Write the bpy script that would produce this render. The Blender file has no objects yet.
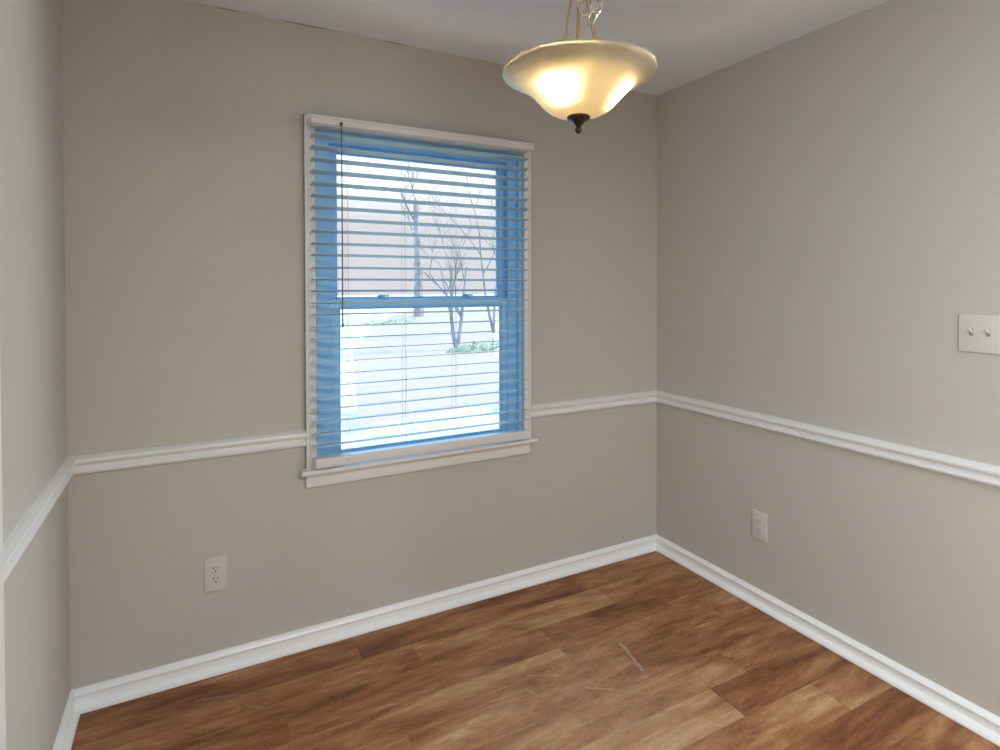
import bpy, bmesh, math, random
from mathutils import Vector, Matrix
S = bpy.context.scene
COL = S.collection
random.seed(4)

# ------------------------------------------------------------ camera
cd = bpy.data.cameras.new('camera'); cam = bpy.data.objects.new('camera', cd); COL.objects.link(cam)
cd.sensor_width = 36.0; cd.lens = 578.7 * 36.0 / 1000.0
cd.shift_y = -(375.0 - 295.56) / 1000.0
cd.clip_start = 0.05; cd.clip_end = 300
cam.location = (-2.2052, -2.3592, 1.4189)
YAW, PITCH, ROLL = -0.4867, -0.0156, -0.0018
cam.matrix_world = (Matrix.Translation(cam.location) @ Matrix.Rotation(YAW, 4, 'Z')
                    @ Matrix.Rotation(math.pi/2 + PITCH, 4, 'X') @ Matrix.Rotation(ROLL, 4, 'Z'))
S.camera = cam

# ------------------------------------------------------------ colour management, sampling helpers
S.view_settings.view_transform = 'Standard'; S.view_settings.look = 'None'
S.view_settings.gamma = 1.0; S.view_settings.use_curve_mapping = False
S.view_settings.exposure = 0.0
S.cycles.use_denoising = True
S.cycles.max_bounces = 12; S.cycles.diffuse_bounces = 7; S.cycles.glossy_bounces = 4
S.cycles.transparent_max_bounces = 24; S.cycles.transmission_bounces = 8
S.cycles.sample_clamp_indirect = 6.0
S.cycles.caustics_reflective = False; S.cycles.caustics_refractive = False

# ------------------------------------------------------------ world: bright hazy horizon under a blue sky
w = bpy.data.worlds.new('sky'); S.world = w; w.use_nodes = True
nt = w.node_tree; nt.nodes.clear()
tc = nt.nodes.new('ShaderNodeTexCoord'); sx = nt.nodes.new('ShaderNodeSeparateXYZ')
cr = nt.nodes.new('ShaderNodeValToRGB'); bg = nt.nodes.new('ShaderNodeBackground'); wo = nt.nodes.new('ShaderNodeOutputWorld')
nt.links.new(tc.outputs['Generated'], sx.inputs[0]); nt.links.new(sx.outputs['Z'], cr.inputs[0])
nt.links.new(cr.outputs[0], bg.inputs[0]); nt.links.new(bg.outputs[0], wo.inputs[0])
cr.color_ramp.elements[0].position = 0.0; cr.color_ramp.elements[0].color = (0.27, 0.265, 0.285, 1)
cr.color_ramp.elements[1].position = 0.60; cr.color_ramp.elements[1].color = (0.75, 1.6, 2.9, 1)
for pos, c in ((0.10, (0.275, 0.27, 0.285, 1)), (0.19, (0.42, 0.43, 0.44, 1)), (0.34, (0.8, 1.5, 2.4, 1))):
    e = cr.color_ramp.elements.new(pos); e.color = c
bg.inputs[1].default_value = 3.1

# ------------------------------------------------------------ sun (travels along the house front, does not enter the rooms)
sl = bpy.data.lights.new('sun', 'SUN'); so = bpy.data.objects.new('sun', sl); COL.objects.link(so)
sl.energy = 8.4; sl.angle = math.radians(1.5); sl.color = (1.0, 0.88, 0.74)
so.rotation_euler = (Vector((0.75, -0.06, 0.66))).to_track_quat('Z', 'Y').to_euler(); so.location = (8, 4, 9)

W_L = -2.58; DAY = (0.84, 0.95, 1.04)
# ------------------------------------------------------------ added area lights behind the camera
def area(name, loc, aim, sx_, sy_, power, col, spread=180):
    l = bpy.data.lights.new(name, 'AREA'); l.shape = 'RECTANGLE'; l.size = sx_; l.size_y = sy_
    l.energy = power; l.color = col; l.spread = math.radians(spread)
    o = bpy.data.objects.new(name, l); COL.objects.link(o); o.location = loc
    o.rotation_euler = (-Vector(aim)).to_track_quat('Z', 'Y').to_euler()
    return o
area('left_wall_fill', (W_L+0.03, -3.40, 1.05), (1, 0, -0.38), 1.7, 2.0, 61, DAY, 140)  # added fill on the solid left wall, no patio door there
area('side_area_light', (2.97, -3.85, 1.60), (-1, 0.55, -0.05), 0.62, 1.3, 109, DAY, 120)  # unseen source shining past the right wall's end; no window in this wall
area('rear_corner_fill', (2.60, -5.97, 1.15), (-0.5, 1, -0.42), 0.7, 1.7, 65, DAY, 140)  # added fill in the rear corner, the wall has no window
area('overhead_fill', (-1.2, -3.3, 2.40), (0, 0, -1), 1.6, 1.2, 61, (0.90, 0.96, 1.0))  # added overhead panel to lift the walls, no fixture modelled

# ------------------------------------------------------------ materials
def mat(name, col=(0.8, 0.8, 0.8), rough=0.5, metal=0.0, spec=0.5, bump=0.0, bscale=200.0, var=0.0):
    m = bpy.data.materials.new(name); m.use_nodes = True; n = m.node_tree
    b = n.nodes['Principled BSDF']
    b.inputs['Base Color'].default_value = (*col, 1); b.inputs['Roughness'].default_value = rough
    b.inputs['Metallic'].default_value = metal; b.inputs['Specular IOR Level'].default_value = spec
    t = n.nodes.new('ShaderNodeTexCoord')
    if var or bump:
        no = n.nodes.new('ShaderNodeTexNoise'); no.inputs['Scale'].default_value = bscale; no.inputs['Detail'].default_value = 3
        n.links.new(t.outputs['Object'], no.inputs['Vector'])
    if bump:
        bu = n.nodes.new('ShaderNodeBump'); bu.inputs['Strength'].default_value = bump; bu.inputs['Distance'].default_value = 0.001
        n.links.new(no.outputs[0], bu.inputs['Height']); n.links.new(bu.outputs[0], b.inputs['Normal'])
    if var:
        no2 = n.nodes.new('ShaderNodeTexNoise'); no2.inputs['Scale'].default_value = 2.5
        n.links.new(t.outputs['Object'], no2.inputs['Vector'])
        r = n.nodes.new('ShaderNodeValToRGB')
        r.color_ramp.elements[0].position = 0.3; r.color_ramp.elements[1].position = 0.7
        r.color_ramp.elements[0].color = (*[c*(1-var) for c in col], 1); r.color_ramp.elements[1].color = (*[min(1, c*(1+var)) for c in col], 1)
        n.links.new(no2.outputs[0], r.inputs[0]); n.links.new(r.outputs[0], b.inputs['Base Color'])
    return m
M = {}
M['wall'] = mat('greige_wall_paint', (0.505, 0.490, 0.438), 0.62, bump=0.25, bscale=320, var=0.015)
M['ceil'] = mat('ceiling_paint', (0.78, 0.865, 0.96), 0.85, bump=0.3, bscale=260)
M['trim'] = mat('white_trim_paint', (0.77, 0.77, 0.75), 0.30)
M['vinyl'] = mat('vinyl_skylight_tint', (0.37, 0.69, 0.93), 0.35)  # white vinyl; blue skylight cast put into the base colour
M['base'] = mat('white_baseboard_paint', (0.87, 0.885, 0.88), 0.28)
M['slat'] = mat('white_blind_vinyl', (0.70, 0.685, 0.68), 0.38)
M['slat2'] = mat('slat_skylight_tint', (0.45, 0.60, 0.72), 0.45)  # bluish cast of the sky on white slats, put into their colour
M['plate'] = mat('off_white_plastic', (0.60, 0.59, 0.55), 0.35)
M['dark'] = mat('dark_slot', (0.03, 0.028, 0.025), 0.6)
M['greyslot'] = mat('grey_slot', (0.25, 0.24, 0.22), 0.6)
M['wand'] = mat('grey_brown_wand', (0.16, 0.13, 0.11), 0.35)
M['cord'] = mat('white_cord', (0.75, 0.75, 0.73), 0.8)
M['chrome'] = mat('screw_steel', (0.6, 0.58, 0.55), 0.3, metal=1.0)
M['brass'] = mat('antique_brass', (0.62, 0.46, 0.26), 0.28, metal=1.0)
M['nickel'] = mat('warm_nickel', (0.80, 0.72, 0.60), 0.22, metal=1.0)
M['bronze'] = mat('dark_bronze', (0.055, 0.04, 0.035), 0.18, metal=0.8)
M['render'] = mat('outer_wall', (0.5, 0.5, 0.48), 0.8)
M['roof'] = mat('roof_shingle', (0.12, 0.11, 0.1), 0.9)
M['caulk'] = mat('dark_crack', (0.10, 0.085, 0.06), 0.9)
M['bark'] = mat('grey_bark', (0.22, 0.17, 0.15), 0.9, var=0.4)
M['twig'] = mat('grey_twig', (0.12, 0.10, 0.09), 0.9)
M['bush'] = mat('shrub_leaf', (0.20, 0.22, 0.13), 0.8, var=0.3)
M['carpet'] = mat('bulb_socket', (0.75, 0.72, 0.66), 0.5)

def glass_mat():
    m = bpy.data.materials.new('window_glass'); m.use_nodes = True; n = m.node_tree; n.nodes.clear()
    o = n.nodes.new('ShaderNodeOutputMaterial'); mx = n.nodes.new('ShaderNodeMixShader')
    t = n.nodes.new('ShaderNodeBsdfTransparent'); g = n.nodes.new('ShaderNodeBsdfGlossy'); f = n.nodes.new('ShaderNodeFresnel')
    t.inputs[0].default_value = (0.95, 0.97, 0.97, 1); g.inputs['Roughness'].default_value = 0.02; f.inputs[0].default_value = 1.45
    n.links.new(f.outputs[0], mx.inputs[0]); n.links.new(t.outputs[0], mx.inputs[1]); n.links.new(g.outputs[0], mx.inputs[2])
    n.links.new(mx.outputs[0], o.inputs[0]); return m
M['glass'] = glass_mat()

def bowl_mat():
    m = bpy.data.materials.new('frosted_cream_glass'); m.use_nodes = True; n = m.node_tree; n.nodes.clear()
    o = n.nodes.new('ShaderNodeOutputMaterial')
    t = n.nodes.new('ShaderNodeBsdfTranslucent'); t.inputs[0].default_value = (0.88, 0.80, 0.62, 1)
    d = n.nodes.new('ShaderNodeBsdfDiffuse'); d.inputs[0].default_value = (0.86, 0.78, 0.60, 1)
    g = n.nodes.new('ShaderNodeBsdfGlossy'); g.inputs['Roughness'].default_value = 0.35
    f = n.nodes.new('ShaderNodeFresnel'); f.inputs[0].default_value = 1.4
    a = n.nodes.new('ShaderNodeMixShader'); a.inputs[0].default_value = 0.25
    b = n.nodes.new('ShaderNodeMixShader')
    n.links.new(t.outputs[0], a.inputs[1]); n.links.new(d.outputs[0], a.inputs[2])
    n.links.new(f.outputs[0], b.inputs[0]); n.links.new(a.outputs[0], b.inputs[1]); n.links.new(g.outputs[0], b.inputs[2])
    n.links.new(b.outputs[0], o.inputs[0]); return m
M['bowl'] = bowl_mat()

def emit_mat(name, col, s):
    m = bpy.data.materials.new(name); m.use_nodes = True; n = m.node_tree; n.nodes.clear()
    o = n.nodes.new('ShaderNodeOutputMaterial'); e = n.nodes.new('ShaderNodeEmission')
    e.inputs[0].default_value = (*col, 1); e.inputs[1].default_value = s
    n.links.new(e.outputs[0], o.inputs[0]); return m
M['bulb'] = emit_mat('warm_lit_bulb', (1.0, 0.84, 0.56), 1150.0)

def floor_mat():
    m = bpy.data.materials.new('wood_plank_floor'); m.use_nodes = True; n = m.node_tree; L = n.links
    b = n.nodes['Principled BSDF']
    def N(t, **k):
        x = n.nodes.new(t)
        for a, v in k.items(): setattr(x, a, v)
        return x
    def math_(op, a, bb=None):
        x = N('ShaderNodeMath', operation=op)
        for i, v in enumerate((a, bb)):
            if v is None: continue
            if isinstance(v, (int, float)): x.inputs[i].default_value = v
            else: L.new(v, x.inputs[i])
        return x.outputs[0]
    def mix(f, a, c, bt='MIX'):
        x = N('ShaderNodeMix', data_type='RGBA', blend_type=bt)
        for s, v in ((x.inputs[0], f), (x.inputs[6], a), (x.inputs[7], c)):
            if isinstance(v, (int, float)): s.default_value = v
            elif isinstance(v, tuple): s.default_value = (*v, 1)
            else: L.new(v, s)
        return x.outputs[2]
    tc = N('ShaderNodeTexCoord'); at = N('ShaderNodeAttribute', attribute_name='plank'); uv = N('ShaderNodeUVMap', uv_map='plank_uv')
    sp = N('ShaderNodeSeparateColor'); L.new(at.outputs['Color'], sp.inputs[0])     # r tone, g hue, b seed
    seed = math_('MULTIPLY', sp.outputs[2], 37.0)
    cb = N('ShaderNodeCombineXYZ'); L.new(seed, cb.inputs[2]); L.new(seed, cb.inputs[0])
    ad = N('ShaderNodeVectorMath', operation='ADD'); L.new(tc.outputs['Object'], ad.inputs[0]); L.new(cb.outputs[0], ad.inputs[1])
    def noise(scale, vec, det=5, rough=0.6, dist=0.0):
        mp = N('ShaderNodeMapping'); mp.inputs['Scale'].default_value = scale; L.new(vec, mp.inputs['Vector'])
        x = N('ShaderNodeTexNoise'); x.inputs['Scale'].default_value = 1.0; x.inputs['Detail'].default_value = det
        x.inputs['Roughness'].default_value = rough; x.inputs['Distortion'].default_value = dist
        L.new(mp.outputs[0], x.inputs['Vector']); return x.outputs[0]
    def ramp(v, lo, hi):
        x = N('ShaderNodeMapRange'); x.inputs[1].default_value = lo; x.inputs[2].default_value = hi; L.new(v, x.inputs[0]); return x.outputs[0]
    v = ad.outputs[0]
    big = noise((2.6, 11.0, 1), v, 4, 0.6, 0.5)          # drifting light and dark zones in a plank
    grain = noise((7, 48, 1), v, 6, 0.66, 0.5)           # grain along the plank
    fine = noise((85, 125, 1), v, 4, 0.7)                # pores and hand-scraped texture
    knots = noise((5, 16, 1), v, 4, 0.6, 2.0)
    t = math_('ADD', sp.outputs[0], math_('MULTIPLY', math_('SUBTRACT', ramp(big, 0.3, 0.7), 0.5), 0.70))
    t = math_('ADD', t, math_('MULTIPLY', math_('SUBTRACT', ramp(grain, 0.3, 0.7), 0.5), 0.30))
    t = math_('ADD', t, math_('MULTIPLY', math_('SUBTRACT', ramp(fine, 0.3, 0.7), 0.5), 0.16))
    cr = N('ShaderNodeValToRGB'); L.new(t, cr.inputs[0]); e = cr.color_ramp.elements
    e[0].position = 0.0; e[0].color = (0.130, 0.046, 0.017, 1); e[1].position = 1.0; e[1].color = (0.66, 0.42, 0.235, 1)
    for p_, c_ in ((0.25, (0.245, 0.092, 0.034, 1)), (0.5, (0.37, 0.168, 0.070, 1)), (0.75, (0.49, 0.278, 0.133, 1))):
        x = e.new(p_); x.color = c_
    red = math_('MULTIPLY', ramp(knots, 0.5, 0.72), sp.outputs[1])
    c = mix(math_('MULTIPLY', red, 0.85), cr.outputs[0], (0.28, 0.095, 0.05))
    # seams
    su = N('ShaderNodeSeparateXYZ'); L.new(uv.outputs[0], su.inputs[0])   # x: metres to nearest end, y: metres across
    d = math_('MINIMUM', su.outputs[0], su.outputs[1])
    seam = N('ShaderNodeMapRange'); seam.inputs[1].default_value = 0.0006; seam.inputs[2].default_value = 0.0032
    seam.inputs[3].default_value = 0.16; seam.inputs[4].default_value = 0.0; L.new(d, seam.inputs[0])
    c = mix(seam.outputs[0], c, (0.07, 0.03, 0.015))
    # pale scuffs and scratches
    def stroke(x0, y0, x1, y1, wd, amt):
        dx, dy = x1-x0, y1-y0; ln = math.hypot(dx, dy); ux, uy = dx/ln, dy/ln
        s = N('ShaderNodeSeparateXYZ'); L.new(wob, s.inputs[0])
        px = math_('SUBTRACT', s.outputs[0], x0); py = math_('SUBTRACT', s.outputs[1], y0)
        al = math_('ADD', math_('MULTIPLY', px, ux), math_('MULTIPLY', py, uy))
        ac = math_('ABSOLUTE', math_('SUBTRACT', math_('MULTIPLY', py, ux), math_('MULTIPLY', px, uy)))
        k = math_('MULTIPLY', math_('GREATER_THAN', al, 0.0), math_('LESS_THAN', al, ln))
        mr = N('ShaderNodeMapRange'); mr.inputs[1].default_value = wd; mr.inputs[2].default_value = wd*0.2
        mr.inputs[3].default_value = 0.0; mr.inputs[4].default_value = amt; L.new(ac, mr.inputs[0])
        return math_('MULTIPLY', math_('MULTIPLY', k, mr.outputs[0]), ramp(fine, 0.25, 0.55))
    wn = N('ShaderNodeTexNoise'); wn.inputs['Scale'].default_value = 14; L.new(tc.outputs['Object'], wn.inputs['Vector'])
    wv = N('ShaderNodeVectorMath', operation='SCALE'); wv.inputs['Scale'].default_value = 0.03; L.new(wn.outputs['Color'], wv.inputs[0])
    wa = N('ShaderNodeVectorMath', operation='ADD'); L.new(tc.outputs['Object'], wa.inputs[0]); L.new(wv.outputs[0], wa.inputs[1]); wob = wa.outputs[0]
    tot = None
    for q in ((-0.705, -0.55, -0.735, -0.73, 0.010, 0.75), (-0.978, -0.69, -0.90, -0.748, 0.006, 0.6), (-1.13, -0.54, -1.03, -0.60, 0.006, 0.4),
              (-1.16, -0.60, -1.15, -0.66, 0.006, 0.35), (-0.80, -0.58, -0.82, -0.74, 0.004, 0.35), (-0.60, -0.43, -0.60, -0.56, 0.004, 0.3),
              (-0.88, -0.33, -0.83, -0.44, 0.005, 0.3), (-1.05, -0.22, -0.90, -0.27, 0.008, 0.3), (-0.45, -0.55, -0.22, -0.62, 0.004, 0.3),
              (-1.35, -0.50, -1.22, -0.56, 0.006, 0.3), (-2.2, -0.12, -2.05, -0.16, 0.008, 0.3), (-2.05, -0.22, -1.98, -0.28, 0.01, 0.3)):
        s = stroke(*q); tot = s if tot is None else math_('MAXIMUM', tot, s)
    # hazy worn patch of fine scuffs where a table stood
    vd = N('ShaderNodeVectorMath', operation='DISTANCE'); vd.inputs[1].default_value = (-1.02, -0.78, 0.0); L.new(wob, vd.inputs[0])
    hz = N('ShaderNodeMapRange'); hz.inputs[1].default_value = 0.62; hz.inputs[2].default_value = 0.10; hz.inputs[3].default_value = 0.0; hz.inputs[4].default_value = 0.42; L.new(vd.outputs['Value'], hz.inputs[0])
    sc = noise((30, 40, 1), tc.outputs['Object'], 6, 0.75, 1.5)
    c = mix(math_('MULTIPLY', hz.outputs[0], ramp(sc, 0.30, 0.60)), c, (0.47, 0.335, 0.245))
    c = mix(math_('MULTIPLY', tot, 0.6), c, (0.62, 0.55, 0.47))
    L.new(c, b.inputs['Base Color'])
    rg = N('ShaderNodeMapRange'); rg.inputs[3].default_value = 0.38; rg.inputs[4].default_value = 0.58; L.new(grain, rg.inputs[0])
    L.new(rg.outputs[0], b.inputs['Roughness']); b.inputs['Specular IOR Level'].default_value = 0.35
    bu = N('ShaderNodeBump'); bu.inputs['Strength'].default_value = 0.35; bu.inputs['Distance'].default_value = 0.0012
    L.new(math_('ADD', fine, math_('MULTIPLY', seam.outputs[0], -2.0)), bu.inputs['Height']); L.new(bu.outputs[0], b.inputs['Normal'])
    return m
M['floor'] = floor_mat()

def ground_mat(name, c0, c1, c2, scale):
    m = bpy.data.materials.new(name); m.use_nodes = True; n = m.node_tree; L = n.links; b = n.nodes['Principled BSDF']
    tc = n.nodes.new('ShaderNodeTexCoord'); no = n.nodes.new('ShaderNodeTexNoise'); no.inputs['Scale'].default_value = scale
    no.inputs['Detail'].default_value = 8; no.inputs['Roughness'].default_value = 0.7
    cr = n.nodes.new('ShaderNodeValToRGB'); e = cr.color_ramp.elements
    e[0].position = 0.36; e[0].color = (*c0, 1); e[1].position = 0.56; e[1].color = (*c2, 1)
    x = e.new(0.45); x.color = (*c1, 1)
    L.new(tc.outputs['Object'], no.inputs['Vector']); L.new(no.outputs[0], cr.inputs[0]); L.new(cr.outputs[0], b.inputs['Base Color'])
    b.inputs['Roughness'].default_value = 0.95; b.inputs['Specular IOR Level'].default_value = 0.1
    return m
M['lawn'] = ground_mat('pale_lawn', (0.16, 0.21, 0.12), (0.30, 0.30, 0.18), (0.46, 0.38, 0.24), 0.9)
M['drive'] = ground_mat('grey_driveway', (0.235, 0.160, 0.105), (0.24, 0.163, 0.11), (0.245, 0.168, 0.115), 3.0)

# ------------------------------------------------------------ mesh helpers
class MB:
    def __init__(s): s.bm = bmesh.new()
    def box(s, a, b, bev=0.0, seg=2):
        x0, x1 = sorted((a[0], b[0])); y0, y1 = sorted((a[1], b[1])); z0, z1 = sorted((a[2], b[2]))
        t = bmesh.new(); bmesh.ops.create_cube(t, size=1.0)
        for v in t.verts: v.co = Vector(((x0+x1)/2 + v.co.x*(x1-x0), (y0+y1)/2 + v.co.y*(y1-y0), (z0+z1)/2 + v.co.z*(z1-z0)))
        if bev: bmesh.ops.bevel(t, geom=t.edges[:], offset=bev, segments=seg, profile=0.5, affect='EDGES')
        s.merge(t); return s
    def merge(s, t):
        me = bpy.data.meshes.new('tmp'); t.to_mesh(me); t.free(); s.bm.from_mesh(me); bpy.data.meshes.remove(me)
    def tube(s, pts, r, seg=12, caps=True, closed=False):
        pts = [Vector(p) for p in pts]; rings = []; n = len(pts)
        rr = r if isinstance(r, (list, tuple)) else [r]*n
        up = None
        for i, p in enumerate(pts):
            if closed: d = (pts[(i+1) % n] - pts[i-1])
            else: d = pts[min(i+1, n-1)] - pts[max(i-1, 0)]
            d.normalize()
            if up is None:
                up = Vector((0, 0, 1)) if abs(d.z) < 0.9 else Vector((1, 0, 0))
            a = d.cross(up)
            if a.length < 1e-5: a = d.cross(Vector((0, 1, 0)))
            a.normalize(); b = a.cross(d).normalized(); up = b
            rings.append([s.bm.verts.new(p + (a*math.cos(2*math.pi*k/seg) + b*math.sin(2*math.pi*k/seg))*rr[i]) for k in range(seg)])
        m = n if closed else n-1
        for i in range(m):
            A, B = rings[i], rings[(i+1) % n]
            for k in range(seg):
                s.bm.faces.new((A[k], A[(k+1) % seg], B[(k+1) % seg], B[k]))
        if caps and not closed:
            s.bm.faces.new(rings[0][::-1]); s.bm.faces.new(rings[-1])
        return s
    def lathe(s, prof, c=(0, 0, 0), seg=48):
        rings = []
        for r, z in prof:
            if r < 1e-6: rings.append([s.bm.verts.new((c[0], c[1], c[2]+z))])
            else: rings.append([s.bm.verts.new((c[0]+r*math.cos(2*math.pi*k/seg), c[1]+r*math.sin(2*math.pi*k/seg), c[2]+z)) for k in range(seg)])
        for A, B in zip(rings, rings[1:]):
            for k in range(seg):
                k2 = (k+1) % seg
                if len(A) == 1 and len(B) == 1: continue
                if len(A) == 1: s.bm.faces.new((A[0], B[k], B[k2]))
                elif len(B) == 1: s.bm.faces.new((A[k], B[0], A[k2]))
                else: s.bm.faces.new((A[k], B[k], B[k2], A[k2]))
        return s
    def build(s, name, m, parent=None, smooth=False, kind=None):
        bmesh.ops.recalc_face_normals(s.bm, faces=s.bm.faces[:])
        me = bpy.data.meshes.new(name); s.bm.to_mesh(me); s.bm.free()
        me.materials.append(m)
        if smooth:
            for f in me.polygons: f.use_smooth = True
            try: me.set_sharp_from_angle(angle=math.radians(40))
            except Exception: pass
        o = bpy.data.objects.new(name, me); COL.objects.link(o)
        if parent is not None: o.parent = parent; o.matrix_parent_inverse = Matrix.Translation(-parent.location)
        if kind: o['kind'] = kind
        return o
def tag(o, label, cat, group=None):
    o['label'] = label; o['category'] = cat
    if group: o['group'] = group
    return o
def empty(name, loc, label=None, cat=None, group=None, kind=None):
    o = bpy.data.objects.new(name, None); COL.objects.link(o); o.location = loc; o.empty_display_size = 0.1
    if label: tag(o, label, cat, group)
    if kind: o['kind'] = kind
    return o
def struct(name, mb, m, parent=None, smooth=False):
    return mb.build(name, m, parent, smooth, None if parent else 'structure')

# ------------------------------------------------------------ dimensions (metres; the far right corner is the origin)
W = -2.58; H = 2.44; T = 0.13
OX0, OX1, OZ0, OZ1 = -1.777, -0.842, 0.700, 2.035       # window opening
RY = -2.0; EX = 3.0; RR = -6.0                          # right wall end, side room, rear wall

# walls
b = MB()
b.box((W-T, 0, -0.02), (OX0, T, H)); b.box((OX1, 0, -0.02), (EX, T, H)); b.box((OX0, 0, -0.02), (OX1, T, OZ0-0.012)); b.box((OX0, 0, OZ1), (OX1, T, H))
bmesh.ops.remove_doubles(b.bm, verts=b.bm.verts[:], dist=1e-5)
struct('wall_back', b, M['wall'])
DY0, DY1, DZ = -0.912, -1.70, 2.06                       # doorway in the left wall
b = MB(); b.box((W-T, 0, -0.02), (W, DY0, H)); b.box((W-T, DY0, DZ), (W, DY1, H)); b.box((W-T, DY1, -0.02), (W, RR, H))
struct('wall_left', b, M['wall'])
b = MB(); b.box((0, 0, -0.02), (T, RY, H)); struct('wall_right', b, M['wall'])
b = MB(); b.box((T, RY+T, -0.02), (EX, RY, H)); struct('wall_front_side_room', b, M['wall'])
b = MB(); b.box((EX, T, -0.02), (EX+T, RR, H))
struct('wall_side_room', b, M['wall'])
b = MB(); b.box((W-T, RR, -0.02), (EX+T, RR-T, H))
struct('wall_rear', b, M['wall'])
b = MB(); b.box((W-T, T, H), (EX+T, RR-T, H+0.02)); struct('ceiling', b, M['ceil'])
b = MB(); b.box((W-0.3, T+0.25, H+0.03), (EX+0.3, RR-0.3, H+0.2)); r = struct('roof', b, M['roof'])

# floor of individual planks, one mesh
def build_floor():
    bm = bmesh.new(); uvl = bm.loops.layers.uv.new('plank_uv'); cl = bm.loops.layers.float_color.new('plank')
    rnd = random.Random(11)
    seams = [0.1] + [-0.033-0.148*i for i in range(0, 42)]
    # measured tones of the planks in view: row -> [(x_from, tone, redness)], rows counted from the far wall
    fixed = {
        0: [(-2.6, .36, .3)], 
        1: [(-2.6, .36, .3), (-1.65, .33, .5)],
        2: [(-2.6, .40, .7), (-1.455, .55, .2), (-0.545, .44, .3)],
        3: [(-2.6, .36, .8), (-1.95, .42, .8), (-0.95, .34, 1.), (-0.345, .44, .4)],
        4: [(-2.6, .38, .6), (-1.96, .57, .3), (-0.95, .47, .5), (-0.2, .42, .5)],
        5: [(-2.6, .60, .4), (-1.62, .53, 1.), (-0.75, .36, .5)],
        6: [(-2.6, .55, .4), (-1.10, .58, .1), (-0.42, .44, .5)],
        7: [(-2.6, .55, .4), (-1.5, .60, .1), (-0.61, .36, .5)],
        8: [(-2.6, .55, .4), (-1.3, .60, .1), (-0.273, .52, .2)],
        9: [(-2.6, .5, .4), (-1.2, .27, .9)],
        10: [(-2.6, .5, .4), (-0.62, .45, .4)],
    }
    for i in range(len(seams)-1):
        y1, y0 = seams[i], seams[i+1]
        if y0 < RR-0.14: break
        if i in fixed:
            L_ = fixed[i]; segs = [(L_[k][0] if k else W-0.12, L_[k+1][0] if k+1 < len(L_) else 1.0+rnd.random(), L_[k][1], L_[k][2]) for k in range(len(L_))]
            x = segs[-1][1]
        else:
            segs = []; x = W-0.12
        while x < EX+0.12:
            n = min(x + (rnd.uniform(0.5, 1.2)), EX+0.12); segs.append((x, n, rnd.uniform(.33, .64), rnd.random()*.7)); x = n
        for (a, c, tone, red) in segs:
            f = bm.faces.new([bm.verts.new(q) for q in ((a, y0, 0), ((a+c)/2, y0, 0), (c, y0, 0), (c, (y0+y1)/2, 0), (c, y1, 0), ((a+c)/2, y1, 0), (a, y1, 0), (a, (y0+y1)/2, 0))])
            ctr = None
            bm.faces.remove(f)
            vs = {}
            def V(u, v):
                return bm.verts.new((u, v, 0))
            xm0 = a+0.06 if c-a > 0.12 else (a+c)/2; xm1 = c-0.06 if c-a > 0.12 else (a+c)/2; ym = (y0+y1)/2
            xs = [a, xm0, xm1, c]; sd = rnd.random()
            for j in range(3):
                if xs[j+1]-xs[j] < 1e-4: continue
                for (ya, yb) in ((y0, ym), (ym, y1)):
                    q = [(xs[j], ya), (xs[j+1], ya), (xs[j+1], yb), (xs[j], yb)]
                    f = bm.faces.new([V(*t_) for t_ in q])
                    for l, (xx, yy) in zip(f.loops, q):
                        l[uvl].uv = (min(xx-a, c-xx), min(yy-y0, y1-yy)); l[cl] = (tone, red, sd, 1)
    bmesh.ops.delete(bm, geom=[v for v in bm.verts if not v.link_faces], context='VERTS')
    # a solid slab below the wear layer
    me = bpy.data.meshes.new('floor'); 
    bmesh.ops.recalc_face_normals(bm, faces=bm.faces[:])
    for f in bm.faces:
        if f.normal.z < 0: f.normal_flip()
    bm.to_mesh(me); bm.free(); me.materials.append(M['floor'])
    o = bpy.data.objects.new('floor', me); COL.objects.link(o); o['kind'] = 'structure'
    return o
build_floor()
b = MB(); b.box((W-T, T, -0.45), (EX+T, RR-T, -0.02)); struct('floor_slab', b, M['render'])

# ------------------------------------------------------------ trims swept along walls, mitred at the corners
def sweep(prof, wall, t0, t1, m0, m1):
    """prof: (out, z) outline; wall 'back' runs in x at y=0, 'left' in y at x=W, 'right' in y at x=0; m: +1 mitre shortens by out, 0 square"""
    b = MB(); A = []; B = []
    for (d, z) in prof:
        a = t0 + m0*d; c = t1 + m1*d
        f = {'back': lambda t: (t, -d, z), 'left': lambda t: (W+d, t, z), 'right': lambda t: (-d, t, z)}[wall]
        A.append(b.bm.verts.new(f(a))); B.append(b.bm.verts.new(f(c)))
    n = len(prof)
    for k in range(n): b.bm.faces.new((A[k], A[(k+1) % n], B[(k+1) % n], B[k]))
    b.bm.faces.new(A); b.bm.faces.new(B[::-1]); return b
base = [(0, 0), (0.0255, 0), (0.0255, 0.0025), (0.030, 0.0025), (0.0298, 0.008), (0.0275, 0.014), (0.023, 0.019), (0.016, 0.0235), (0.0095, 0.0245), (0.0080, 0.050), (0.0150, 0.0535), (0.0180, 0.057), (0.0180, 0.061), (0.0140, 0.067), (0.007, 0.0735), (0, 0.0755)]
zr = 0.8576
rail = [(0, zr), (0.012, zr-0.003), (0.0245, zr-0.009), (0.0265, zr-0.014), (0.0255, zr-0.021), (0.019, zr-0.027), (0.0105, zr-0.030), (0.0095, zr-0.035), (0.013, zr-0.041), (0.0195, zr-0.046), (0.0205, zr-0.053), (0.017, zr-0.056), (0.017, zr-0.058), (0.011, zr-0.062), (0, zr-0.062)]
for nm, pf in (('baseboard_', base), ):
    struct(nm+'back', sweep(pf, 'back', W, 0, 1, -1), M['base'])
    struct(nm+'left', sweep(pf, 'left', 0, -0.847, -1, 0), M['base'])
    struct(nm+'right', sweep(pf, 'right', 0, RY, -1, 0), M['base'])
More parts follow.
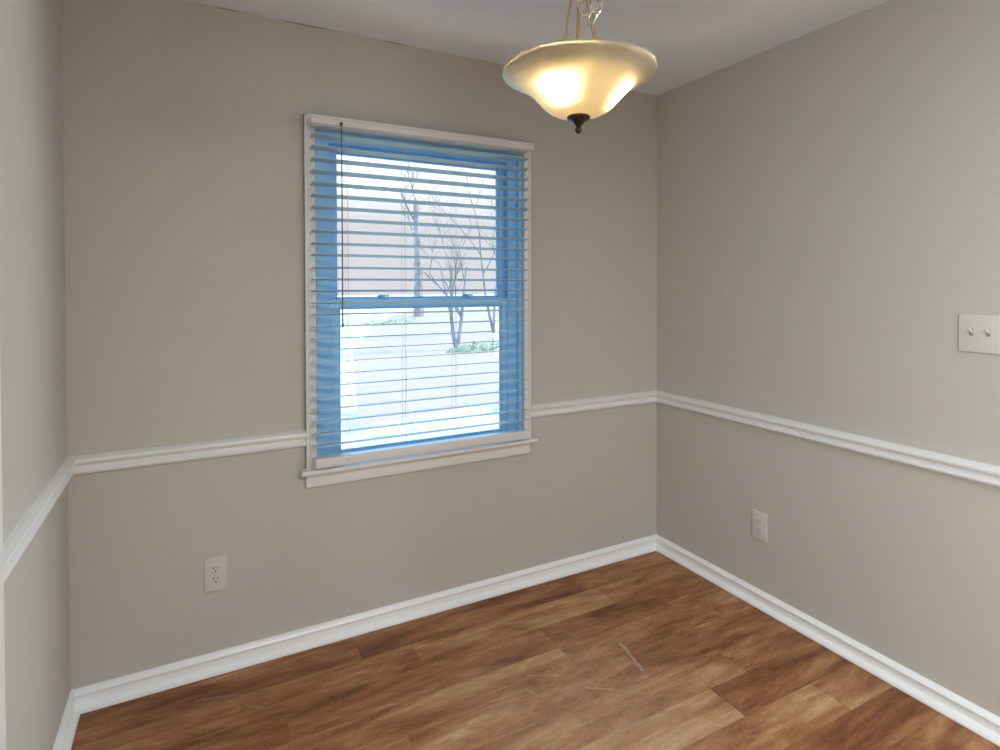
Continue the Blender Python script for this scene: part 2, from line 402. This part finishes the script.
CX0, CX1, CZ1 = -1.8225, -0.8025, 2.091                 # window casing outline
struct('trim_1', sweep(rail, 'left', 0, -0.847, -1, 0), M['trim'])
struct('trim_2', sweep(rail, 'back', W, CX0, 1, 0), M['trim'])
struct('trim_3', sweep(rail, 'back', CX1, 0, 0, -1), M['trim'])
struct('trim_4', sweep(rail, 'right', 0, RY, -1, 0), M['trim'])
# fine dark gaps where the wall meets the ceiling
for k, (xa, xb) in enumerate(((-2.12, -2.05), (-1.89, -1.71), (-1.50, -1.40))):
    b = MB(); b.tube([(xa + (xb-xa)*i/6, -0.0012, H-0.003-0.0015*math.sin(i*1.9+k)) for i in range(7)], [0.0004+0.0007*math.sin(math.pi*(i+0.3)/6.6) for i in range(7)], 6)
    struct('trim_%d' % (5+k), b, M['caulk'])

# ------------------------------------------------------------ doorway in the left wall (casing edge shows at the picture's left edge)
d1 = empty('door_1', (W, DY0, 0), kind='structure')
b = MB(); b.box((W, -0.847, 0), (W+0.027, DY0-0.008, DZ+0.065), 0.004); b.box((W, DY1+0.008, 0), (W+0.018, DY1-0.058, DZ+0.065), 0.004)
b.box((W, DY0-0.008, DZ), (W+0.018, DY1+0.008, DZ+0.065), 0.004)
b.build('door_casing', M['trim'], d1)
b = MB(); b.box((W-T, DY0, 0), (W, DY0-0.018, DZ)); b.box((W-T, DY1+0.018, 0), (W, DY1, DZ)); b.box((W-T, DY0-0.018, DZ-0.018), (W, DY1+0.018, DZ)); b.build('door_jamb', M['trim'], d1)
b = MB(); b.box((W-0.105, DY0-0.021, 0.008), (W-0.07, DY1+0.021, DZ-0.021), 0.002)
for zz0, zz1 in ((0.2, 0.95), (1.1, 1.9)):
    for ya, yb in ((DY0-0.12, DY0-0.36), (DY0-0.46, DY1+0.12)):
        b.box((W-0.072, ya, zz0), (W-0.066, yb, zz1), 0.003)
b.build('door_leaf', M['trim'], d1)

# ------------------------------------------------------------ window: casing, stool, apron, vinyl frame, two sashes
win = empty('window_1', ((OX0+OX1)/2, 0, OZ0), kind='structure')
b = MB(); cw = 0.0575
b.box((CX0, 0, OZ0+0.004), (OX0-0.004, -0.016, CZ1), 0.003); b.box((OX1+0.004, 0, OZ0+0.004), (CX1, -0.016, CZ1), 0.003)
b.box((OX0-0.004, 0, OZ1), (OX1+0.004, -0.016, CZ1), 0.003)
b.box((CX0, -0.0, OZ0+0.004), (CX0+0.012, -0.021, CZ1), 0.003); b.box((CX1-0.012, 0, OZ0+0.004), (CX1, -0.021, CZ1), 0.003); b.box((CX0, 0, CZ1-0.012), (CX1, -0.021, CZ1), 0.003)
b.build('window_casing', M['trim'], win, True)
b = MB(); b.box((CX0-0.022, 0, 0.686), (CX1+0.020, -0.050, 0.705), 0.006, 3); b.box((OX0+0.001, 0.03, 0.688), (OX1-0.001, -0.002, 0.7045))
b.build('window_stool', M['trim'], win, True)
b = MB(); b.box((CX0, 0, 0.630), (CX1, -0.015, 0.686), 0.003); b.box((CX0, 0, 0.672), (CX1, -0.020, 0.686), 0.003); b.build('window_apron', M['trim'], win, True)
# jamb and vinyl frame
FX0, FX1, FZ0, FZ1 = OX0+0.014, OX1-0.014, OZ0+0.005, OZ1-0.014
b = MB()
b.box((OX0+0.0005, 0.0, OZ0+0.004), (FX0, T-0.002, OZ1-0.0005)); b.box((FX1, 0.0, OZ0+0.004), (OX1-0.0005, T-0.002, OZ1-0.0005)); b.box((FX0, 0.0, FZ1), (FX1, T-0.002, OZ1-0.0005))
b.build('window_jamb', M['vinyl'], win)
b = MB(); fw = 0.044
for x0, x1 in ((FX0, FX0+fw), (FX1-fw, FX1)):
    s = 1 if x0 == FX0 else -1
    xo = x0 if s == 1 else x1
    b.box((xo, 0.030, FZ0), (xo+s*fw, 0.036, FZ1), 0.001)       # inner stop
    b.box((xo, 0.036, FZ0), (xo+s*0.022, 0.120, FZ1))
    b.box((xo, 0.068, FZ0), (xo+s*0.036, 0.074, FZ1), 0.001)    # parting fin between the tracks
    b.box((xo, 0.112, FZ0), (xo+s*fw, 0.120, FZ1), 0.001)
b.box((FX0, 0.0285, FZ1-0.022), (FX1, 0.121, FZ1+0.0003), 0.001); b.box((FX0, 0.0285, FZ0-0.0003), (FX1, 0.122, FZ0+0.012), 0.001)
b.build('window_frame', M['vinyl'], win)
def sash(name, y0, y1, z0, z1, st, sr, rt, rb):
    x0, x1 = FX0+0.030, FX1-0.025
    b = MB(); b.box((x0, y0, z0), (x0+st, y1, z1), 0.003); b.box((x1-sr, y0, z0), (x1, y1, z1), 0.003)
    b.box((x0+st-0.002, y0, z0), (x1-sr+0.002, y1, z0+rb), 0.003); b.box((x0+st-0.002, y0, z1-rt), (x1-sr+0.002, y1, z1), 0.003)
    g = 0.006; ym = (y0+y1)/2   # glazing bead
    for a_, c_ in (((x0+st, z0+rb), (x0+st+g, z1-rt)), ((x1-sr-g, z0+rb), (x1-sr, z1-rt)), ((x0+st, z0+rb), (x1-sr, z0+rb+g)), ((x0+st, z1-rt-g), (x1-sr, z1-rt))):
        b.box((a_[0], ym-0.009, a_[1]), (c_[0], ym+0.009, c_[1]), 0.002, 1)
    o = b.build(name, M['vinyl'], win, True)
    b = MB(); b.box((x0+st-0.004, ym-0.002, z0+rb-0.004), (x1-sr+0.004, ym+0.002, z1-rt+0.004)); b.build('pane', M['glass'], o)
    return o
lower = sash('lower_sash', 0.038, 0.066, FZ0+0.012, 1.368, 0.052, 0.046, 0.036, 0.024)
upper = sash('upper_sash', 0.076, 0.106, 1.340, FZ1-0.020, 0.050, 0.042, 0.026, 0.030)
for x in (-1.500, -1.107):
    b = MB(); b.box((x-0.034, 0.040, 1.368), (x+0.034, 0.064, 1.373), 0.002); b.lathe([(0, 0), (0.017, 0), (0.017, 0.007), (0.012, 0.013), (0, 0.015)], (x, 0.052, 1.372), 20)
    b.box((x-0.004, 0.034, 1.378), (x+0.030, 0.046, 1.384), 0.002)
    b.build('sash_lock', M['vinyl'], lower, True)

# ------------------------------------------------------------ blind
BX0, BX1 = -1.805, -0.843
bl = empty('window_blind', ((BX0+BX1)/2, -0.055, 0.72), 'white faux-wood slat blind, lowered with open slats, hanging over the window', 'blind')
b = MB(); b.box((BX0+0.004, -0.024, 2.035), (BX1-0.004, -0.080, 2.073), 0.003); b.build('headrail', M['slat'], bl)
b = MB(); b.box((BX0-0.003, -0.082, 2.040), (BX1+0.016, -0.090, 2.068), 0.003); b.box((BX0-0.003, -0.080, 2.060), (BX1+0.016, -0.094, 2.071), 0.003); b.box((BX0-0.003, -0.080, 2.038), (BX1+0.016, -0.0925, 2.045), 0.002)
b.build('valance', M['slat'], bl)
PITCH_Z = 0.04604; SY0, SY1 = -0.030, -0.080
lad = (-1.670, -1.436, -1.210)
slat_mesh = None; TILT = 7.0
for k in range(27):
    z = 0.800 + PITCH_Z*k
    if z > 2.025: break
    if slat_mesh is None:
        b = MB(); b.box((BX0, -0.025, -0.00145), (BX1, 0.025, 0.00145), 0.0011, 2); b.bm.transform(Matrix.Rotation(-math.radians(TILT), 4, 'X')); b.bm.transform(Matrix.Translation((0, -0.055, 0)))
        bmesh.ops.recalc_face_normals(b.bm, faces=b.bm.faces[:])
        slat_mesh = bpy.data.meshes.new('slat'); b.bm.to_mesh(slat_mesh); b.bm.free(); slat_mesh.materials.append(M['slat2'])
    o = bpy.data.objects.new('slat', slat_mesh); COL.objects.link(o); o.parent = bl
    o.matrix_parent_inverse = Matrix.Translation(-bl.location)
    # a very slight tilt, front edge a touch low, and a hair of sag variation
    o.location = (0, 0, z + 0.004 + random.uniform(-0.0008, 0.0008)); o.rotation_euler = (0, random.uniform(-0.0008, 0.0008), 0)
b = MB(); b.box((BX0+0.008, -0.034, 0.718), (BX1-0.000, -0.078, 0.756), 0.005, 3); br = b.build('bottom_rail', M['slat'], bl, True)
for x in lad:
    b = MB(); b.lathe([(0, 0), (0.0055, 0), (0.0045, 0.003), (0, 0.004)], (0, 0, 0), 14)
    b.bm.transform(Matrix.Translation((x, -0.0775, 0.740)) @ Matrix.Rotation(math.pi/2, 4, 'X')); b.build('rail_button', M['plate'], br, True)
for x in lad:
    b = MB()
    for y in (SY0+0.0005, SY1-0.001):
        b.tube([(x, y, 0.752), (x, y, 1.4), (x, y, 2.034)], 0.0006, 6)
    b.tube([(x+0.004, -0.055, 0.744), (x+0.004, -0.055, 2.034)], 0.0006, 6)
    b.build('ladder_cord', M['cord'], bl)
b = MB(); b.tube([(-1.697, -0.098, 2.046), (-1.697, -0.099, 1.7), (-1.697, -0.099, 1.275)], [0.0022, 0.0024, 0.0028], 10)
b.tube([(-1.697, -0.099, 1.276), (-1.697, -0.099, 1.262)], [0.0034, 0.0030], 10)
wd = b.build('tilt_wand', M['wand'], bl, True)
b = MB(); b.tube([(-1.697, -0.088, 2.048), (-1.697, -0.096, 2.050), (-1.697, -0.100, 2.044), (-1.697, -0.097, 2.038)], 0.0024, 8)
b.tube([(-1.697, -0.090, 2.047), (-1.697, -0.097, 2.047)], 0.0055, 12); b.build('wand_hook', M['dark'], wd, True)

# ------------------------------------------------------------ pendant lamp
LX, LY, LZ = -1.303, -1.099, 1.980
f2 = Vector((-0.582, -0.813, 0)); rt = Vector((0.813, -0.582, 0))   # toward the eye from the lamp, and sideways
lamp = empty('pendant_lamp', (LX, LY, H), 'lit cream frosted glass bowl pendant lamp with dark finial, hanging from the ceiling', 'lamp')
out = [(.201,.004),(.2015,.0005),(.199,-.004),(.190,-.009),(.172,-.018),(.152,-.029),(.134,-.042),(.119,-.056),(.106,-.071),(.094,-.085),(.080,-.097),(.060,-.107),(.035,-.112),(.012,-.113)]
inn = [(max(r-0.005, 0.012), z+0.004) for r, z in out[::-1]]; inn[-1] = (0.1955, 0.007); 
lip = [(0.1975, 0.009), (0.200, 0.008)]
b = MB(); b.lathe(out + inn + lip + [out[0]], (LX, LY, LZ), 72); b.build('glass_bowl', M['bowl'], lamp, True)
FZ = 0.0275
b = MB(); b.lathe([(0.012, -0.137), (0.029, -0.140), (0.031, -0.144), (0.029, -0.149), (0.021, -0.153), (0.013, -0.160), (0.008, -0.167), (0.0055, -0.170), (0.0085, -0.173), (0.0095, -0.178), (0.0065, -0.184), (0, -0.187)], (LX, LY, LZ+0.001+FZ), 32)
b.build('finial', M['bronze'], lamp, True)
hubz = 2.235
b = MB(); b.tube([(LX, LY, LZ-0.112), (LX, LY, hubz-0.01)], 0.0048, 16); b.build('stem', M['brass'], lamp, True)
b = MB(); b.lathe([(0, 0.0), (0.012, 0.0), (0.016, 0.010), (0.022, 0.018), (0.022, 0.030), (0.014, 0.038), (0.008, 0.05), (0.005, 0.055), (0, 0.055)], (LX, LY, hubz-0.02), 28); b.build('hub', M['brass'], lamp, True)
b = MB(); b.lathe([(0.006, 0), (0.148, 0.0), (0.153, 0.003), (0.148, 0.006), (0.03, 0.010), (0.006, 0.012)], (LX, LY, 1.963), 40); pan = b.build('light_block_pan', M['carpet'], lamp, True)  # added disc hidden in the bowl, keeps bulb light off the ceiling
for k in range(3):
    a = math.radians(150 + 120*k)        # direction in the (sideways, toward eye) frame
    dvec = rt*math.cos(a) + f2*math.sin(a)
    c0 = Vector((LX, LY, 0))
    b = MB(); b.tube([c0 + dvec*0.010 + Vector((0, 0, hubz)), c0 + dvec*0.064 + Vector((0, 0, 1.966))], 0.0018, 10)
    b.tube([c0 + dvec*0.0155 + rt*0.005 + Vector((0, 0, hubz)), c0 + dvec*0.060 + rt*0.0085 + Vector((0, 0, 1.966))], 0.0018, 10)
    b.build('support_rod', M['brass'], lamp, True)
for a in (120, 0, 240):
    a = math.radians(a); dvec = rt*math.cos(a) + f2*math.sin(a)
    c = Vector((LX, LY, 0)) + dvec*0.094
    c2 = Vector((LX, LY, 0)) + dvec*0.050
    b = MB(); b.tube([c2 + Vector((0, 0, 1.944)), c + Vector((0, 0, 1.938))], 0.012, 16); sk = b.build('socket', M['carpet'], lamp, True)
    b = MB(); b.lathe([(0, -0.024)] + [(0.024*math.sin(math.pi*i/10), -0.024*math.cos(math.pi*i/10)) for i in range(1, 10)] + [(0, 0.024)], (c.x, c.y, 1.934), 20)
    b.build('bulb', M['bulb'], lamp, True)
# chain: hub to ceiling, plus a slack loop hanging beside the stem
def link(b, c, d, n, L_=0.046, wd_=0.026, r=0.0031):
    d = d.normalized(); n = (n - d*n.dot(d)).normalized()
    hl = (L_-wd_)/2; pts = []
    for i in range(8):
        t = -math.pi/2 + math.pi*i/7; pts.append(c + d*(hl + wd_/2*math.cos(t)) + n*(wd_/2*math.sin(t)))
    for i in range(8):
        t = math.pi/2 + math.pi*i/7; pts.append(c + d*(-hl + wd_/2*math.cos(t)) + n*(wd_/2*math.sin(t)))
    b.tube(pts, r, 8, closed=True)
def chain(path, n0):
    b = MB(); P = [Vector(q) for q in path]
    seg = [(P[i+1]-P[i]).length for i in range(len(P)-1)]; tot = sum(seg); step = 0.036; cnt = max(1, int(round(tot/step))); step = tot/cnt
    for k in range(cnt):
        s_ = (k+0.5)*step; i = 0
        while i < len(seg)-1 and s_ > seg[i]: s_ -= seg[i]; i += 1
        c = P[i].lerp(P[i+1], min(1, s_/seg[i])); d = P[min(i+1, len(P)-1)] - P[i]
        side = d.normalized().cross(n0); ang = n0 if k % 2 == 0 else side
        link(b, c, d, ang*0.9 + (side if k % 2 == 0 else n0)*0.35)
    return b
c0 = Vector((LX, LY, 0)); UZ = Vector((0, 0, 1))
chain([c0+UZ*(hubz+0.04), c0+UZ*(H-0.03)], rt).build('chain', M['nickel'], lamp, True)
def A(sd, tw, z): return c0 + rt*sd + f2*tw + UZ*z
loop_pts = [A(-0.004, 0.020, 2.225), A(0.000, 0.026, 2.185), A(0.010, 0.030, 2.150), A(0.025, 0.032, 2.118), A(0.036, 0.030, 2.113), A(0.044, 0.026, 2.130), A(0.050, 0.020, 2.170), A(0.054, 0.012, 2.23), A(0.045, 0.005, 2.30), A(0.02, 0.0, 2.41)]
chain(loop_pts, rt).build('slack_chain', M['nickel'], lamp, True)
b = MB(); b.tube([A(0.016, 0.0, 2.40), A(0.026, -0.01, 2.25), A(0.030, -0.012, 2.18), A(0.032, -0.004, 2.12), A(0.022, 0.0, 2.16), A(0.006, 0.0, 2.24)], 0.0016, 8); b.build('lamp_wire', M['bronze'], lamp, True)
b = MB(); b.lathe([(0, -0.034), (0.012, -0.034), (0.016, -0.026), (0.050, -0.018), (0.062, -0.008), (0.064, 0.0), (0, 0.0)], (LX, LY, H), 40); b.build('ceiling_canopy', M['brass'], lamp, True)

# ------------------------------------------------------------ wall plates
def plate_frame(b, hw, hh, th=0.006):
    b.box((-hw, 0, -hh), (hw, -th, hh), 0.0026, 3)
def outlet(loc, rotz, label, slotm):
    """front faces -y before rotation"""
    e = empty('wall_outlet', loc, label, 'outlet')
    R = Matrix.Translation(loc) @ Matrix.Rotation(rotz, 4, 'Z')
    def fin(b, name, m, par=e, sm=True):
        b.bm.transform(R); o = b.build(name, m, par, sm)
        if par is not e: o.matrix_parent_inverse = Matrix.Translation(-e.location)
        return o
    b = MB(); plate_frame(b, 0.038, 0.0625); fin(b, 'cover_plate', M['plate'])
    for s in (1, -1):
        zc = 0.0195*s
        b = MB(); t = bmesh.new()
        pts = []
        for i in range(28):
            a = 2*math.pi*i/28; x = 0.0172*math.cos(a); z = 0.0172*math.sin(a); z = max(-0.0142, min(0.0142, z)); pts.append((x, z))
        F = [t.verts.new((x, -0.0078, zc+z)) for x, z in pts]; K = [t.verts.new((x, -0.004, zc+z)) for x, z in pts]
        t.faces.new(F); t.faces.new(K[::-1])
        for i in range(28): t.faces.new((F[i], F[(i+1) % 28], K[(i+1) % 28], K[i]))
        b.merge(t); rc = fin(b, 'receptacle', M['plate'], e, False)
        b = MB(); b.box((-0.0085, -0.0076, zc+0.0005), (-0.0055, -0.0081, zc+0.0095)); b.box((0.0055, -0.0076, zc+0.0015), (0.0085, -0.0081, zc+0.0085))
        b.lathe([(0, 0), (0.0030, 0), (0.0030, 0.0006), (0, 0.0006)], (0, 0, 0), 14)
        for v in b.bm.verts:
            if abs(v.co.y) < 0.004 and abs(v.co.x) < 0.004 and abs(v.co.z) < 0.004: v.co = Vector((v.co.x, -0.0076-v.co.z, zc-0.0075+v.co.y))
        o = fin(b, 'slots', slotm, rc, False); o.matrix_parent_inverse = Matrix.Identity(4)
    b = MB(); b.lathe([(0, 0.0014), (0.002, 0.0012), (0.0032, 0), (0, 0)], (0, 0, 0), 14); b.bm.transform(Matrix.Translation((0, -0.006, 0)) @ Matrix.Rotation(math.pi/2, 4, 'X')); fin(b, 'screw', M['plate'])
    return e
outlet((-2.143, 0, 0.364), 0.0, 'off-white duplex wall outlet with dark slots, below the window rail near the darker left corner', M['dark'])
outlet((0, -0.648, 0.360), -math.pi/2, 'off-white wall outlet with faint slots on the plain right-hand wall above the baseboard', M['greyslot'])
sw = empty('light_switch', (0, -1.4515, 1.266), 'off-white two-gang toggle light switch plate high on the wall without a window', 'light switch')
R = Matrix.Translation((0, -1.4515, 1.266)) @ Matrix.Rotation(-math.pi/2, 4, 'Z')
def fin(b, name, m, sm=True):
    b.bm.transform(R); return b.build(name, m, sw, sm)
b = MB(); plate_frame(b, 0.0585, 0.0605); fin(b, 'cover_plate', M['plate'])
for s in (-0.0225, 0.0225):
    b = MB(); b.box((s-0.0055, -0.0055, -0.012+0.005), (s+0.0055, -0.0064, 0.012+0.005), 0.0003, 1); fin(b, 'toggle_slot', M['greyslot'])
    b = MB(); t = MB(); t.box((-0.0042, 0.002, -0.0055), (0.0042, -0.0165, 0.0055), 0.0022, 3)
    t.bm.transform(Matrix.Translation((s, -0.004, 0.005)) @ Matrix.Rotation(-0.55, 4, 'X'))
    fin(t, 'toggle', M['plate'])
    for zz in (-0.030, 0.040):
        b = MB(); b.lathe([(0, 0.0012), (0.002, 0.0011), (0.003, 0), (0, 0)], (0, 0, 0), 12)
        b.bm.transform(Matrix.Translation((s, -0.006, zz)) @ Matrix.Rotation(math.pi/2, 4, 'X')); fin(b, 'screw', M['plate'])

# ------------------------------------------------------------ outside: lawn, driveway, bare trees
GZ = -0.5
def sheet(pts, z, nx=1):
    b = MB(); b.bm.faces.new([b.bm.verts.new((x, y, z)) for x, y in pts]); return b
b = MB(); b.box((-90, -40, GZ-0.4), (120, 130, GZ)); o = b.build('lawn', M['lawn']); o['kind'] = 'structure'
b = MB(); P_ = [(-0.2, 5.6), (3.0, 6.3), (5.2, 12.0), (14.0, 29.0), (60.0, 90.0), (36.0, 90.0), (6.0, 27.0), (2.0, 15.0)]
t = bmesh.new(); A_ = [t.verts.new((x, y, GZ+0.004)) for x, y in P_]; B_ = [t.verts.new((x, y, GZ-0.05)) for x, y in P_]
t.faces.new(A_); t.faces.new(B_[::-1])
for i in range(len(P_)): t.faces.new((A_[i], A_[(i+1) % len(P_)], B_[(i+1) % len(P_)], B_[i]))
b.merge(t); o = b.build('driveway', M['drive']); o['kind'] = 'structure'

def tree(name, label, x, y, h, r, stems, seed, depth=4, spread=0.5, group=None, wig=1.0, bl_=1.0):
    rnd = random.Random(seed)
    e = empty(name, (x, y, GZ), label, 'tree', group)
    tr = MB(); tw = MB()
    def grow(p, d, L_, r_, lv):
        pts = [p]; rr = [r_]; q = p.copy(); dd = d.copy(); n = 5
        for i in range(n):
            wg = wig if lv == 0 else 1.0; dd = (dd + Vector((rnd.uniform(-.12, .12)*wg, rnd.uniform(-.12, .12)*wg, rnd.uniform(-.02, .08)))).normalized()
            q = q + dd*(L_/n); pts.append(q.copy()); rr.append(r_*(1-0.55*(i+1)/n))
        (tr if lv <= 1 else tw).tube(pts, rr, 8 if lv <= 1 else 5)
        if lv >= depth: return
        for k in range(3 if lv < 2 else 4):
            i = rnd.randint(2, n); a = rnd.uniform(0, 2*math.pi)
            s_ = Vector((math.cos(a), math.sin(a), rnd.uniform(0.1, 1.0))).normalized()
            nd = (dd*(1-spread) + s_*spread).normalized()
            grow(pts[i], nd, L_*rnd.uniform(0.45, 0.72)*(bl_ if lv == 0 else 1), rr[i]*(0.62 if lv else 0.62*bl_), lv+1)
    for k, d in enumerate(stems):
        if k: tr = MB(); tw = MB()
        grow(Vector((x, y, GZ-0.05)), Vector(d).normalized(), h, r, 0)
        tr.build('trunk', M['bark'], e, True); tw.build('branches', M['twig'], e, True)
    return e
tree('bare_tree', 'tall bare tree with a thick pale trunk beyond the driveway, seen through the blind', 10.6, 33.0, 7.5, 0.36, [(0.0, 0, 1)], 3, 4, 0.55, None, 0.15, 0.5)
tree('bare_tree', 'slender bare tree with two stems parting in a V, seen through the lower sash', 4.85, 13.8, 2.6, 0.07, [(-0.10, 0, 1), (0.14, 0, 1)], 8, 4, 0.5)
tree('bare_tree', 'thin twiggy bare tree at the far edge of the view beside the sash stile', 8.8, 19.0, 4.2, 0.06, [(-0.16, 0.0, 1), (0.08, 0.1, 1)], 21, 4, 0.5)
def shrub(x, y, sx_, sy_, h, seed, label):
    rnd = random.Random(seed); b = MB()
    for k in range(420):
        a = rnd.uniform(0, 2*math.pi); q = math.sqrt(rnd.random()); px, py = x+sx_*q*math.cos(a), y+sy_*q*math.sin(a)
        z = GZ + rnd.random()*h*(1-q*q*0.8); s = rnd.uniform(0.04, 0.10)
        d = Vector((rnd.uniform(-1, 1), rnd.uniform(-1, 1), rnd.uniform(0.1, 1))).normalized(); c_ = Vector((px, py, z)); u = d.orthogonal().normalized()
        vs = [b.bm.verts.new(c_ - d*s), b.bm.verts.new(c_ + u*s*0.35), b.bm.verts.new(c_ + d*s), b.bm.verts.new(c_ - u*s*0.35)]; b.bm.faces.new(vs)
    for k in range(7):
        a = 2*math.pi*k/7; b.tube([(x, y, GZ-0.03), (x+sx_*0.6*math.cos(a), y+sy_*0.6*math.sin(a), GZ+h*0.6)], [0.015, 0.005], 5)
    tag(b.build('low_shrub', M['bush']), label, 'shrub')
shrub(5.6, 13.2, 1.3, 0.5, 0.35, 1, 'low green shrub on the lawn behind the V-stemmed tree')
shrub(6.0, 26.5, 2.6, 0.8, 0.5, 2, 'low green shrub at the near left edge of the driveway beyond the meeting rail')
